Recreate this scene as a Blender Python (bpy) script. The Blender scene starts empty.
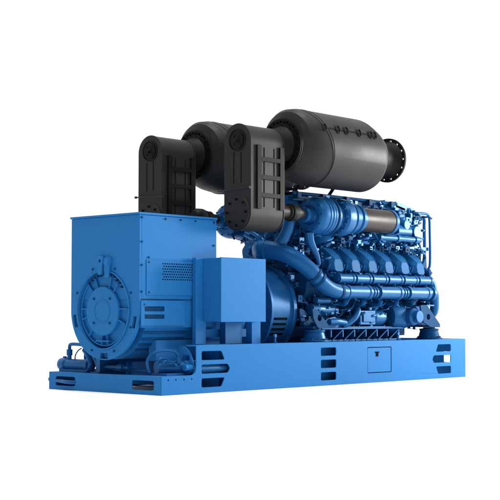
import bpy, bmesh, math, random
from mathutils import Vector, Matrix
PI = math.pi
R = math.radians
scene = bpy.context.scene
col = scene.collection

# ------------------------------------------------------------------ camera
cam = bpy.data.cameras.new('camera')
cam.sensor_width = 36.0
cam.lens = 36.0 * 1295.5 / 500.0
cam.clip_end = 2000
cam_o = bpy.data.objects.new('camera', cam)
cam_o.location = (-8.197, -8.689, 0.742)
cam_o.rotation_euler = (PI / 2 + 0.05, 0, R(42.779) - PI / 2)
col.objects.link(cam_o)
scene.camera = cam_o

# ------------------------------------------------------------------ studio surround
world = bpy.data.worlds.new('World')
scene.world = world
world.use_nodes = True
wn = world.node_tree
wn.nodes.clear()
wo = wn.nodes.new('ShaderNodeOutputWorld')
bg = wn.nodes.new('ShaderNodeBackground')
tc = wn.nodes.new('ShaderNodeTexCoord')
dp = wn.nodes.new('ShaderNodeVectorMath'); dp.operation = 'DOT_PRODUCT'
dp.inputs[1].default_value = (math.cos(R(42.8)), math.sin(R(42.8)), 0.0)
cr = wn.nodes.new('ShaderNodeValToRGB')
mr = wn.nodes.new('ShaderNodeMapRange')
mr.inputs['From Min'].default_value = -1; mr.inputs['From Max'].default_value = 1
cr.color_ramp.elements[0].position = 0.35; cr.color_ramp.elements[0].color = (0.18, 0.18, 0.19, 1)
cr.color_ramp.elements[1].position = 0.72; cr.color_ramp.elements[1].color = (1.0, 1.0, 1.0, 1)
wn.links.new(tc.outputs['Generated'], dp.inputs[0])
wn.links.new(dp.outputs['Value'], mr.inputs['Value'])
wn.links.new(mr.outputs['Result'], cr.inputs['Fac'])
wn.links.new(cr.outputs['Color'], bg.inputs['Color'])
bg.inputs['Strength'].default_value = 1.15
wn.links.new(bg.outputs['Background'], wo.inputs['Surface'])

# ------------------------------------------------------------------ studio lamps
def area(name, loc, target, size, power, colour=(1, 1, 1), size_y=None):
    l = bpy.data.lights.new(name, 'AREA')
    l.energy = power; l.color = colour
    l.shape = 'RECTANGLE'; l.size = size; l.size_y = size_y or size
    o = bpy.data.objects.new(name, l)
    o.location = loc
    o.rotation_euler = (Vector(target) - Vector(loc)).to_track_quat('-Z', 'Y').to_euler()
    col.objects.link(o)
    return o
area('top_softbox', (1.0, -4.5, 8.5), (2.6, 0.6, 1.6), 5.0, 230, (0.98, 0.99, 1.0), 3.0)
area('key_softbox', (10.0, -3.9, 2.6), (3.0, 0.1, 0.9), 2.0, 900, (1.0, 0.99, 0.97), 2.5)
top = bpy.data.lights.new('overhead_light', 'SUN'); top.energy = 2.3; top.angle = R(25)
top_o = bpy.data.objects.new('overhead_light', top); top_o.rotation_euler = (R(4), R(-3), 0); top_o.location = (2, 0, 8); col.objects.link(top_o)

scene.view_settings.view_transform = 'Standard'
scene.view_settings.look = 'None'
scene.view_settings.exposure = 0.0
scene.view_settings.gamma = 1.0
scene.render.engine = 'CYCLES'

# ------------------------------------------------------------------ materials
def mat(name, colour, rough=0.45, spec=0.3, metal=0.0, tint=None, var=0.05, bump=0.0, bscale=300, coat=0.0):
    m = bpy.data.materials.new(name); m.use_nodes = True
    n = m.node_tree; p = n.nodes['Principled BSDF']
    p.inputs['Metallic'].default_value = metal
    p.inputs['Specular IOR Level'].default_value = spec
    if tint: p.inputs['Specular Tint'].default_value = (*tint, 1)
    if coat:
        p.inputs['Coat Weight'].default_value = coat
        p.inputs['Coat Roughness'].default_value = 0.25
    t = n.nodes.new('ShaderNodeTexCoord')
    ns = n.nodes.new('ShaderNodeTexNoise'); ns.inputs['Scale'].default_value = 2.3; ns.inputs['Detail'].default_value = 5
    n.links.new(t.outputs['Object'], ns.inputs['Vector'])
    ra = n.nodes.new('ShaderNodeMapRange')
    ra.inputs['From Min'].default_value = 0.3; ra.inputs['From Max'].default_value = 0.7
    ra.inputs['To Min'].default_value = rough - 0.05; ra.inputs['To Max'].default_value = rough + 0.06
    n.links.new(ns.outputs['Fac'], ra.inputs['Value']); n.links.new(ra.outputs['Result'], p.inputs['Roughness'])
    mx = n.nodes.new('ShaderNodeMix'); mx.data_type = 'RGBA'
    mx.inputs['A'].default_value = (*[c * (1 - var) for c in colour], 1)
    mx.inputs['B'].default_value = (*[min(1, c * (1 + var)) for c in colour], 1)
    n.links.new(ns.outputs['Fac'], mx.inputs['Factor']); n.links.new(mx.outputs['Result'], p.inputs['Base Color'])
    if bump:
        nb = n.nodes.new('ShaderNodeTexNoise'); nb.inputs['Scale'].default_value = bscale; nb.inputs['Detail'].default_value = 3
        n.links.new(t.outputs['Object'], nb.inputs['Vector'])
        b = n.nodes.new('ShaderNodeBump'); b.inputs['Strength'].default_value = bump; b.inputs['Distance'].default_value = 0.002
        n.links.new(nb.outputs['Fac'], b.inputs['Height']); n.links.new(b.outputs['Normal'], p.inputs['Normal'])
    return m
BLUE = mat('blue_paint', (0.017, 0.170, 0.46), 0.45, 0.13, 0.0, (0.45, 0.75, 1.0), 0.03, 0.05, 60)
CAST = mat('blue_painted_casting', (0.009, 0.094, 0.275), 0.34, 0.38, 0.14, (0.3, 0.7, 1.0), 0.10, 0.25, 90)
DEEP = mat('shade_darkened_casting', (0.005, 0.052, 0.15), 0.5, 0.08, 0.0, (0.2, 0.6, 1.0), 0.2, 0.4, 60)  # engine blue darkened, so shade between the parts sits in the colour
BLACK = mat('black_heat_paint', (0.017, 0.017, 0.0175), 0.50, 0.22, 0.0, None, 0.08, 0.12, 250)
BLACKD = mat('dark_black_paint', (0.008, 0.008, 0.008), 0.55, 0.12, 0.0, None, 0.08, 0.1, 250)
COVER = mat('blue_cover_paint', (0.012, 0.110, 0.30), 0.5, 0.12, 0.0, (0.3, 0.7, 1.0), 0.06, 0.2, 90)
GAP = mat('gap_shade_and_bolt_black', (0.003, 0.004, 0.006), 0.8, 0.05)  # near-black that paints the shade in openings; also bolts, latch and seams
TAN = mat('heat_stained_steel', (0.026, 0.022, 0.018), 0.48, 0.3, 0.2, None, 0.15, 0.1, 120)
BRONZE = mat('bronze_brown_filter_shell', (0.026, 0.021, 0.018), 0.45, 0.35, 0.2, None, 0.05, 0.05, 200)
STEEL = mat('bright_steel', (0.5, 0.52, 0.55), 0.3, 0.5, 0.8)
FLOOR = mat('white_studio_floor', (0.86, 0.86, 0.86), 0.8, 0.05, 0, None, 0.004)

# ------------------------------------------------------------------ mesh toolkit
class MB:
    def __init__(s): s.bm = bmesh.new()
    def box(s, x0, x1, y0, y1, z0, z1, M=None):
        v = [s.bm.verts.new(Vector((x, y, z))) for x in (x0, x1) for y in (y0, y1) for z in (z0, z1)]
        if M: 
            for q in v: q.co = M @ q.co
        for f in ((0, 1, 3, 2), (4, 6, 7, 5), (0, 4, 5, 1), (2, 3, 7, 6), (0, 2, 6, 4), (1, 5, 7, 3)):
            s.bm.faces.new([v[i] for i in f])
        return s
    def lathe(s, prof, o, axis, seg=40, phase=0.0):
        """prof: list of (t, r) along axis from o"""
        a = Vector(axis).normalized(); o = Vector(o)
        h = Vector((0, 0, 1)) if abs(a.z) < 0.9 else Vector((1, 0, 0))
        u = a.cross(h).normalized(); w = a.cross(u)
        rings = []
        for t, r in prof:
            if r <= 1e-6: rings.append([s.bm.verts.new(o + a * t)])
            else: rings.append([s.bm.verts.new(o + a * t + (u * math.cos(2 * PI * k / seg + phase) + w * math.sin(2 * PI * k / seg + phase)) * r) for k in range(seg)])
        for A, B in zip(rings, rings[1:]):
            for k in range(seg):
                j = (k + 1) % seg
                if len(A) == 1 and len(B) == 1: continue
                if len(A) == 1: s.bm.faces.new((A[0], B[j], B[k]))
                elif len(B) == 1: s.bm.faces.new((A[k], A[j], B[0]))
                else: s.bm.faces.new((A[k], A[j], B[j], B[k]))
        return s
    def cyl(s, p, q, r, seg=16, r2=None):
        p = Vector(p); q = Vector(q); L = (q - p).length
        return s.lathe([(0, 0), (0, r), (L, r if r2 is None else r2), (L, 0)], p, q - p, seg)
    def tube(s, pts, r, seg=12, smooth=6, closed_ends=True):
        pts = [Vector(p) for p in pts]
        rs = r if isinstance(r, (list, tuple)) else [r] * len(pts)
        P = []; Q = []
        n = len(pts)
        if smooth > 1 and n > 2:
            for i in range(n - 1):
                p0 = pts[max(i - 1, 0)]; p1 = pts[i]; p2 = pts[i + 1]; p3 = pts[min(i + 2, n - 1)]
                for k in range(smooth):
                    t = k / smooth
                    P.append(0.5 * ((2 * p1) + (p2 - p0) * t + (2 * p0 - 5 * p1 + 4 * p2 - p3) * t * t + (3 * p1 - p0 - 3 * p2 + p3) * t ** 3))
                    Q.append(rs[i] * (1 - t) + rs[i + 1] * t)
            P.append(pts[-1]); Q.append(rs[-1])
        else: P, Q = pts, rs
        T = [(P[min(i + 1, len(P) - 1)] - P[max(i - 1, 0)]).normalized() for i in range(len(P))]
        h = Vector((0, 0, 1)) if abs(T[0].z) < 0.9 else Vector((1, 0, 0))
        u = T[0].cross(h).normalized(); rings = []
        for i, p in enumerate(P):
            u = (u - T[i] * u.dot(T[i])).normalized(); w = T[i].cross(u)
            rings.append([s.bm.verts.new(p + (u * math.cos(2 * PI * k / seg) + w * math.sin(2 * PI * k / seg)) * Q[i]) for k in range(seg)])
        for A, B in zip(rings, rings[1:]):
            for k in range(seg):
                j = (k + 1) % seg
                s.bm.faces.new((A[k], A[j], B[j], B[k]))
        if closed_ends:
            s.bm.faces.new(list(reversed(rings[0]))); s.bm.faces.new(rings[-1])
        return s
    def plate(s, outer, holes, f, d):
        """outer / holes: 2-D loops; f(u,v)->3-D point; d: thickness vector"""
        b = bmesh.new(); ed = []
        for lp in [outer] + list(holes):
            vs = [b.verts.new((u, v, 0)) for u, v in lp]
            ed += [b.edges.new((vs[i], vs[(i + 1) % len(vs)])) for i in range(len(vs))]
        bmesh.ops.triangle_fill(b, use_beauty=True, use_dissolve=False, edges=ed, normal=(0, 0, 1))
        d = Vector(d)
        m0 = {v: s.bm.verts.new(Vector(f(v.co.x, v.co.y))) for v in b.verts}
        m1 = {v: s.bm.verts.new(Vector(f(v.co.x, v.co.y)) + d) for v in b.verts}
        for fc in b.faces:
            s.bm.faces.new([m0[v] for v in fc.verts]); s.bm.faces.new([m1[v] for v in reversed(fc.verts)])
        for e in b.edges:
            if len(e.link_faces) == 1:
                a, c = e.verts; s.bm.faces.new((m0[a], m0[c], m1[c], m1[a]))
        b.free(); return s
    def prism(s, poly, f, d): return s.plate(poly, [], f, d)
    def bolts(s, centre, axis, Rr, n, r=0.012, h=0.012, phase=0.0, seg=6):
        a = Vector(axis).normalized(); hh = Vector((0, 0, 1)) if abs(a.z) < 0.9 else Vector((1, 0, 0))
        u = a.cross(hh).normalized(); w = a.cross(u)
        for k in range(n):
            t = 2 * PI * k / n + phase
            p = Vector(centre) + (u * math.cos(t) + w * math.sin(t)) * Rr
            s.cyl(p, p + a * h, r, seg)
        return s
    def build(s, name, m, parent=None, bevel=0.0, ang=35, mirror=False, split=False):
        if split:
            bmesh.ops.recalc_face_normals(s.bm, faces=s.bm.faces)
            seen = set(); out = []
            for v0 in s.bm.verts:
                if v0 in seen: continue
                comp = [v0]; seen.add(v0); i = 0
                while i < len(comp):
                    for e_ in comp[i].link_edges:
                        w_ = e_.other_vert(comp[i])
                        if w_ not in seen: seen.add(w_); comp.append(w_)
                    i += 1
                q = MB(); mp = {v: q.bm.verts.new(v.co) for v in comp}
                fs = set(f for v in comp for f in v.link_faces)
                for f in fs: q.bm.faces.new([mp[v] for v in f.verts])
                out.append(q.build(name, m, parent, bevel, ang, mirror))
            s.bm.free(); return out[0]
        me = bpy.data.meshes.new(name)
        if mirror:
            for v in s.bm.verts: v.co.y = 2 * 0.82 - v.co.y
        bmesh.ops.recalc_face_normals(s.bm, faces=s.bm.faces)
        if not bevel:
            for f in s.bm.faces: f.smooth = True
        else:
            for f in s.bm.faces: f.smooth = True
        s.bm.to_mesh(me); s.bm.free()
        me.set_sharp_from_angle(angle=R(ang))
        o = bpy.data.objects.new(name, me); col.objects.link(o)
        for mm in (m if isinstance(m, (list, tuple)) else [m]): me.materials.append(mm)
        if parent: o.parent = parent
        if bevel:
            b = o.modifiers.new('edge_bevel', 'BEVEL'); b.width = bevel; b.segments = 2; b.limit_method = 'ANGLE'; b.angle_limit = R(40)
            b.harden_normals = True
        return o
def rrect(u0, u1, v0, v1, r, n=4):
    out = []
    for cx, cy, a0 in ((u1 - r, v1 - r, 0), (u0 + r, v1 - r, 90), (u0 + r, v0 + r, 180), (u1 - r, v0 + r, 270)):
        for k in range(n + 1):
            a = R(a0 + 90 * k / n); out.append((cx + r * math.cos(a), cy + r * math.sin(a)))
    return out
def circ(u, v, r, n=12, ph=0): return [(u + r * math.cos(2 * PI * k / n + ph), v + r * math.sin(2 * PI * k / n + ph)) for k in range(n)]
def rpoly(pts, r, n=3):
    """round each corner of a polygon"""
    out = []
    m = len(pts)
    for i in range(m):
        p = Vector(pts[i]); a = (Vector(pts[i - 1]) - p); b = (Vector(pts[(i + 1) % m]) - p)
        ra = min(r, a.length * .45, b.length * .45)
        s_, e_ = p + a.normalized() * ra, p + b.normalized() * ra
        for k in range(n + 1):
            t = k / n; q = (1 - t) ** 2 * s_ + 2 * t * (1 - t) * p + t * t * e_
            out.append((q.x, q.y))
    return out
CY = 0.82
XZ = lambda y: (lambda u, v: (u, y, v))
YZ = lambda x: (lambda u, v: (x, u, v))

# ------------------------------------------------------------------ floor
fl = MB(); fl.plate([(-400, -400), (400, -400), (400, 400), (-400, 400)], [], lambda u, v: (u, v, 0), (0, 0, -0.05))
fo = fl.build('floor', FLOOR); fo['kind'] = 'structure'

# ------------------------------------------------------------------ the generating set
SET = bpy.data.objects.new('generator_set', None); SET.empty_display_size = 0.3
col.objects.link(SET)
SET['label'] = 'blue diesel generator set on a slotted steel skid with two black exhaust silencers above'
SET['category'] = 'generator set'

# ---------------- base frame
L, W, H1, H2, XA = 5.0, 1.64, 0.175, 0.456, 0.447
def side_outline():
    pts = [(0, 0), (L, 0), (L, H2), (XA, H2)]
    r = 0.07
    pts += [(XA, H1 + r)]
    for k in range(1, 6):
        a = R(90 * k / 5); pts.append((XA - r + r * math.cos(a), H1 + r - r * math.sin(a)))
    pts += [(0, H1)]
    return pts
def slots3(x0, x1, flip=False, shape=True):
    out = []
    for z0, z1, k in ((0.312, 0.397, 'up'), (0.184, 0.270, 'mid'), (0.055, 0.140, 'lo')):
        if not shape: p = [(x0, z0), (x1, z0), (x1, z1), (x0, z1)]
        else:
            a, b = (x0, x1) if not flip else (x1, x0); w = b - a
            if k == 'up': p = [(a, z0), (b, z0), (a + w * .86, z1), (a, z1)]
            elif k == 'lo': p = [(a, z0), (a + w * .86, z0), (b, z1), (a, z1)]
            else: p = [(a, z0), (a + w * 1.14, z0), (a + w * 1.24, (z0 + z1) / 2), (a + w * 1.14, z1), (a, z1)]
        p = rpoly(p, 0.018)
        out.append(p)
    return out
SIDE_HOLES = slots3(0.520, 0.835) + slots3(2.287, 2.540, shape=False) + slots3(4.385, 4.690, True)
bf = MB()
bf.plate(side_outline(), SIDE_HOLES + [circ(x, 0.139, 0.009, 8) for x in (0.086, 0.183, 0.287, 0.389)] + [rrect(3.082, 3.518, 0.104, 0.388, 0.01, 2)], XZ(0), (0, 0.012, 0))
bf.plate(side_outline(), SIDE_HOLES, XZ(W), (0, -0.012, 0))
for y0, y1 in ((0.0, 0.16), (W - 0.16, W)):
    bf.box(XA + .004, L, y0 + .0125, y1 - .0125, H2 - 0.014, H2 - .002)
    bf.box(0.0125, L, y0 + .0125, y1 - .0125, 0.002, 0.014)
    bf.box(0.0125, XA - 0.05, y0 + .0125, y1 - .0125, H1 - 0.014, H1 - 0.002)
for y in (0.146, W - 0.158):                                   # inner webs of the rails
    bf.box(0.9, 2.2, y, y + 0.010, 0.014, H2 - 0.014)
    bf.box(2.2, 4.28, y, y + 0.010, 0.014, H2 - 0.014)
# end beam with long rounded slots
eh = [rrect(0.105, 0.405, 0.043, 0.132, 0.02), rrect(1.235, 1.535, 0.043, 0.132, 0.02)]
bf.plate([(0.0125, 0.0), (W - 0.0125, 0.0), (W - 0.0125, H1), (0.0125, H1)], eh, YZ(0), (0.012, 0, 0))
bf.box(0.0125, 0.15, 0.163, W - 0.163, H1 - 0.014, H1 - 0.002)
# cross members
for x in (0.95, 1.95, 2.9, 3.8): bf.box(x, x + 0.12, 0.163, W - 0.163, 0.02, H2 - 0.03)
bf.plate([(0.0125, 0.0), (W - 0.0125, 0.0), (W - 0.0125, H2), (0.0125, H2)], [rrect(0.17, 0.306, 0.17, 0.30, 0.01)], YZ(L - 0.012), (0.011, 0, 0))
base = bf.build('base_frame', BLUE, SET, bevel=0.003)
base.modifiers['edge_bevel'].harden_normals = False
wnm = base.modifiers.new('weighted_normals', 'WEIGHTED_NORMAL'); wnm.keep_sharp = True; wnm.weight = 100
h = MB(); h.plate(rrect(3.090, 3.510, 0.112, 0.380, 0.008, 2), [], XZ(0.004), (0, 0.006, 0))
hatch = h.build('access_hatch', BLUE, base, bevel=0.002)
h = MB(); h.box(3.24, 3.275, -0.004, 0.004, 0.285, 0.335); h.box(3.225, 3.29, -0.006, 0.004, 0.325, 0.337); h.build('hatch_latch', GAP, base, bevel=0.001)
h = MB(); h.box(3.085, 3.515, 0.016, 0.022, 0.108, 0.384); h.build('hatch_recess', GAP, base)
# pipe inside the left slots
h = MB(); h.cyl((0.40, 0.075, 0.228), (1.5, 0.075, 0.228), 0.040, 20); h.build('drain_pipe', CAST, base)
h = MB()
h.tube([(0.06, W + 0.06, 0.095), (0.03, W - 0.03, 0.09), (0.004, 1.45, 0.085), (-0.012, 1.34, 0.08), (0.01, 1.24, 0.08), (0.08, 1.15, 0.09)], 0.020, 12)
h.build('drain_hose', CAST, base)
h = MB(); h.lathe([(0, 0), (0, .03), (.035, .03), (.035, .024), (.05, .024), (.05, 0)], (0.06, W + 0.01, 0.095), (0, 1, 0), 12)
h.build('hose_cap', CAST, base, bevel=0.002)
# lifting pins seen on the rail top
for x in (1.62, 3.71):
    h = MB(); h.cyl((x, 0.05, H2 - 0.01), (x, 0.05, H2 + 0.07), 0.010, 10); h.cyl((x, 0.05, H2 + 0.012), (x, 0.05, H2 - 0.001), 0.022, 6)
    h.lathe([(-.012, .0), (-.012, .018), (.012, .018), (.012, 0)], (x, 0.05, H2 + 0.075), (0, 1, 0), 10)
    h.build('hold_down_pin', CAST, base)

# ---------------- alternator
gx0, gx1, gy0, gy1, gz = 0.012, 1.049, 0.322, 1.318, 1.708
a = MB()
a.lathe([(0.14, 0.0), (0.14, 0.478), (1.05, 0.478), (1.06, 0.44), (1.50, 0.44), (1.52, 0.40), (1.60, 0.40), (1.60, 0)], (0, CY, 0.79), (1, 0, 0), 72)
a.box(0.05, 1.04, gy0 + 0.004, gy1 - 0.004, 0.62, 0.886)
for y in (0.40, 1.16):
    a.box(0.30, 1.30, y, y + 0.10, 0.30, 0.50)
for y in (0.25, 1.19): a.box(0.35, 1.35, y, y + 0.20, 0.262, 0.30)
alt = a.build('alternator', BLUE, SET, bevel=0.004)
t = MB(); t.box(gx0 + .03, gx1, gy0, gy1, 0.889, gz - 0.022)
tb = t.build('terminal_box', BLUE, alt, bevel=0.004)
t = MB(); t.box(gx0 - 0.012, gx1 + 0.006, gy0 - 0.010, gy1 + 0.010, gz - 0.020, gz); 
t.build('box_lid', BLUE, alt, bevel=0.003)
# front plate: square above, round below
pts = [(gy0, gz - 0.022)]
for k in range(41):
    an = R(180 + 180 * k / 40); pts.append((CY + 0.498 * math.cos(an), 0.79 + 0.482 * math.sin(an)))
pts += [(gy1, gz - 0.022)]
def arcslot(a0, a1, r0, r1, n=5):
    o = [(CY + r1 * math.cos(R(a0 + (a1 - a0) * k / n)), 0.79 + r1 * math.sin(R(a0 + (a1 - a0) * k / n))) for k in range(n + 1)]
    o += [(CY + r0 * math.cos(R(a1 + (a0 - a1) * k / n)), 0.79 + r0 * math.sin(R(a1 + (a0 - a1) * k / n))) for k in range(n + 1)]
    return o
holes = [circ(CY + 0.01, 0.79, 0.385, 64), arcslot(263, 277, 0.415, 0.470), arcslot(188, 203, 0.425, 0.468), arcslot(-22, -6, 0.425, 0.468)]
fp = MB(); fp.plate(pts, holes, YZ(gx0), (0.03, 0, 0))
fp.build('end_plate', BLUE, alt, bevel=0.003)
b = MB()   # recessed end bell: rim ring, dish, hub disc and radial ribs
bc = (0.012, CY + 0.01, 0.79)
b.lathe([(0.040, 0.0), (0.040, 0.334), (0.014, 0.338), (0.012, 0.348), (0.018, 0.352), (0.125, 0.352), (0.125, 0.386)], bc, (1, 0, 0), 72)
b.lathe([(0.085, 0.384), (-0.012, 0.384), (-0.016, 0.381), (-0.016, 0.374), (-0.010, 0.371), (0.12, 0.370)], bc, (1, 0, 0), 72)
b.build('end_bell', BLUE, alt)
b = MB()
b.lathe([(0.084, 0.0), (-0.002, 0.0), (-0.002, 0.228), (0.006, 0.238), (0.084, 0.247)], (0.012, CY + .03, 0.78), (1, 0, 0), 60)
b.lathe([(0.0, 0.115), (-0.006, 0.115), (-0.006, 0.107), (0.0, 0.107)], (0.012, CY + .03, 0.78), (1, 0, 0), 40)
b.build('hub_disc', BLUE, alt)
b = MB()
for ang in (66, 46, 108, 128, 2, -16, -84, -100, 205, 178, -48):
    c_, s_ = math.cos(R(ang)), math.sin(R(ang))
    M = Matrix.Translation(Vector(bc)) @ Matrix.Rotation(R(ang), 4, 'X')
    b.box(0.006, 0.042, 0.22, 0.336, -0.006, 0.006, M)
b.box(-0.004, 0.04, 0.735, 0.925, 0.485, 0.497)
b.build('radial_rib', BLUE, alt, bevel=0.002, split=True)
b = MB()
hc = (0.010, CY + .03, 0.78)
b.bolts(hc, (-1, 0, 0), 0.165, 4, 0.012, 0.010, R(45), 8)
b.bolts((gx0, CY + .01, 0.79), (-1, 0, 0), 0.425, 8, 0.011, 0.010, R(22), 8)
b.build('end_bolt', DEEP, alt, split=True)
b = MB()   # terminals and cable glands in the upper opening of the end bell
rnd = random.Random(4)
for k in range(12):
    an = R(50 + 90 * k / 11); rr = 0.345 + rnd.uniform(-.012, .012)
    p = Vector((0.025, CY + .01 + rr * math.cos(an), 0.79 + rr * math.sin(an)))
    b.box(p.x - .03, p.x, p.y - .013, p.y + .013, p.z - .011, p.z + .011)
b.build('cable_clamp', DEEP, alt, bevel=0.002, split=True)
b = MB()
def eye(cy, cz, r_, hr, z0, x, th):
    o_ = [(cy - r_ * .62, z0), (cy + r_ * .62, z0)] + [(cy + r_ * math.cos(R(q_)), cz + r_ * math.sin(R(q_))) for q_ in range(-40, 221, 13)]
    b.plate(o_, [circ(cy, cz, hr, 14)] if hr else [], YZ(x), (th, 0, 0))
eye(0.845, 1.262, 0.046, 0.016, 1.13, -0.030, 0.035)
eye(0.755, 1.250, 0.050, 0.0, 1.10, -0.018, 0.030)
b.lathe([(0, 0), (0, .034), (.012, .030), (.012, 0)], (-.018, .755, 1.25), (-1, 0, 0), 20)
b.build('lifting_lug', BLUE, alt, bevel=0.004, split=True)
# side panel with perforated vent
hx = []
for r_ in range(7):
    for c_ in range(15):
        x = 0.312 + 0.030 * c_ + (0.015 if r_ % 2 else 0); z = 1.080 + 0.025 * r_
        hx.append([(x - 0.0128, z), (x, z - 0.0098), (x + 0.0128, z), (x, z + 0.0098)])
p = MB(); p.plate(rrect(0.10, 0.99, 0.93, 1.262, 0.006, 2), hx, XZ(gy0 - 0.007), (0, 0.0065, 0))
p.build('vent_panel', BLUE, alt, bevel=0)
p = MB(); p.box(0.30, 0.77, gy0 - 0.0006, gy0 + 0.001, 1.065, 1.245); p.build('vent_backing', GAP, alt)  # near-black sheet painting the shade behind the vent holes
p = MB(); p.box(0.04, 1.04, gy0 - 0.004, gy0 + 0.002, 0.884, 0.892); p.build('box_seam', DEEP, alt)
b = MB()
for x, z in ((0.04, 1.66), (0.55, 1.66), (1.01, 1.66), (0.04, 1.43), (1.01, 1.43), (0.04, 1.21), (0.13, 1.24), (0.13, 1.285), (0.04, 0.96), (0.13, 0.955), (0.94, 0.955), (0.35, 1.66), (0.75, 1.66), (0.07, 0.84)):
    b.cyl((x, gy0 + 0.001, z), (x, gy0 - 0.012, z), 0.009, 8)
b.build('panel_bolt', DEEP, alt, split=True)
# lower louvres
lw = MB()
lw.plate(rrect(0.03, 0.60, 0.64, 0.878, 0.008, 2), [rrect(0.075, 0.33, 0.775, 0.822, 0.006, 2), rrect(0.075, 0.33, 0.705, 0.745, 0.006, 2)], XZ(gy0 - 0.009), (0, 0.008, 0))
lw.build('louvre_panel', BLUE, alt, bevel=0.001)
lw = MB(); lw.box(0.06, 0.35, gy0 + 0.0005, gy0 + 0.0035, 0.70, 0.83); lw.build('louvre_backing', DEEP, alt)  # darkened sheet standing for the shade inside the louvre slots
lw = MB()
for k in range(5):
    an = R(-18 - 8.5 * k)
    for x0 in (0.14,):
        y = CY - 0.481 * math.cos(an); z = 0.79 + 0.481 * math.sin(an)
        M = Matrix.Translation(Vector((x0, y, z))) @ Matrix.Rotation(-an, 4, 'X')
        lw.box(0, 0.55, -0.010, 0.004, -0.016, 0.012, M)
lw.build('cooling_louvre', CAST, alt, bevel=0.003, split=True)
# coupling housing between alternator and engine
c = MB()
c.lathe([(0, 0), (0, 0.46), (0, 0.515), (0.035, 0.515), (0.035, 0.475), (0.36, 0.475), (0.37, 0.50), (0.42, 0.50), (0.42, 0)], (1.86, CY, 0.80), (1, 0, 0), 72)
ch = c.build('flywheel_housing', CAST, SET, bevel=0.003)
c = MB(); c.bolts((1.86, CY, 0.80), (-1, 0, 0), 0.495, 24, 0.013, 0.016)
c.bolts((2.28, CY, 0.80), (1, 0, 0), 0.488, 24, 0.010, 0.016); c.build('flange_bolt', DEEP, ch, split=True)
c = MB()
for k in range(4):
    an = R(-12 - 7 * k); y = CY - 0.477 * math.cos(an); z = 0.80 + 0.477 * math.sin(an)
    M = Matrix.Translation(Vector((1.95, y, z))) @ Matrix.Rotation(-an, 4, 'X')
    c.box(0, 0.20, -0.005, 0.004, -0.012, 0.012, M)
c.build('guard_slot_shade', GAP, ch, split=True)  # solid near-black strips on the wall, painted shade of slots

# ---------------- control cabinet
cb = MB(); cb.box(0.795, 1.440, 0.012, 0.030, 0.672, 1.300); cb.box(0.800, 1.435, 0.031, 0.262, 0.676, 1.296)
cab = cb.build('control_cabinet', BLUE, SET, bevel=0.004)
cb = MB()
cb.box(0.700, 0.842, 0.262, 0.274, H2, 1.300); cb.box(0.700, 0.712, 0.274, 0.31, H2, 1.296)
cb.build('support_post', BLUE, cab, bevel=0.002)
cb = MB(); cb.box(1.350, 1.480, 0.12, 0.132, H2 - .01, 0.70); cb.box(1.350, 1.362, 0.132, 0.20, H2 - .01, 0.70); cb.build('support_post', BLUE, cab, bevel=0.002)
cb = MB(); cb.box(1.02, 1.26, 0.17, 0.25, H2, 0.672); cb.build('cable_duct', CAST, cab, bevel=0.003)
cb = MB(); cb.box(0.842, 1.5, 0.275, 0.285, 0.52, 0.60); cb.build('support_rail', BLUE, cab, bevel=0.002)

# ---------------- small plant at the low end of the skid
s = MB()   # drain pump across the far corner
s.lathe([(0, 0), (0, .045), (.02, .062), (.05, .066), (.11, .066), (.12, .056), (.42, .056), (.43, .066), (.47, .066), (.47, 0)], (0.16, 1.66, 0.245), (0, -1, 0), 24)
s.cyl((0.16, 1.59, 0.30), (0.16, 1.59, 0.325), 0.02, 10); s.cyl((0.16, 1.52, 0.30), (0.16, 1.52, 0.32), 0.025, 6)
s.box(0.11, 0.21, 1.20, 1.62, 0.163, 0.20)
pump = s.build('drain_pump', CAST, SET, bevel=0.002)
s = MB(); s.tube([(0.16, 1.28, 0.44), (0.16, 1.40, 0.448), (0.16, 1.49, 0.447), (0.16, 1.515, 0.43), (0.16, 1.517, 0.39)], 0.017, 12)
s.lathe([(0, 0), (0, .030), (.06, .030), (.06, .022), (.085, .018), (.085, 0)], (0.16, 1.517, 0.395), (0, 0, -1), 14); s.build('breather_pipe', CAST, pump)
s = MB(); s.tube([(0.16, 1.43, 0.29), (0.14, 1.40, 0.34), (0.12, 1.33, 0.39), (0.10, 1.26, 0.41)], 0.006, 8); s.build('cable', DEEP, pump)
s = MB()   # bent feed hose and foot by the bell
s.tube([(0.14, 1.26, 0.40), (0.14, 1.20, 0.34), (0.14, 1.17, 0.26), (0.14, 1.20, 0.19), (0.14, 1.22, 0.17)], 0.030, 12)
s.tube([(0.16, 1.08, 0.17), (0.15, 1.06, 0.23), (0.15, 1.09, 0.30), (0.15, 1.13, 0.36)], 0.028, 12)
s.build('feed_hose', CAST, pump, split=True)
s = MB()
s.box(0.10, 0.35, 0.98, 1.04, 0.17, 0.36); s.box(0.06, 0.40, 0.95, 1.08, 0.163, 0.185)
s.cyl((0.16, 0.62, 0.235), (0.16, 0.98, 0.235), 0.022, 12); s.cyl((0.16, 0.70, 0.235), (0.16, 0.78, 0.235), 0.036, 14)
s.cyl((0.20, 0.40, 0.205), (0.20, 0.90, 0.215), 0.016, 12)
s.build('pipe_bracket', CAST, pump, bevel=0.002, split=True)
s = MB()   # near-corner pump with its hoops
s.lathe([(0, 0), (0, .062), (.05, .062), (.055, .056), (.28, .056), (.285, .068), (.33, .068), (.33, .04), (.38, .04), (.38, 0)], (0.16, 0.245, 0.245), (1, -0.35, 0), 22)
s.box(0.14, 0.42, 0.08, 0.28, 0.165, 0.195)
p2 = s.build('fuel_pump', CAST, SET, bevel=0.002)
s = MB()
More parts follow.
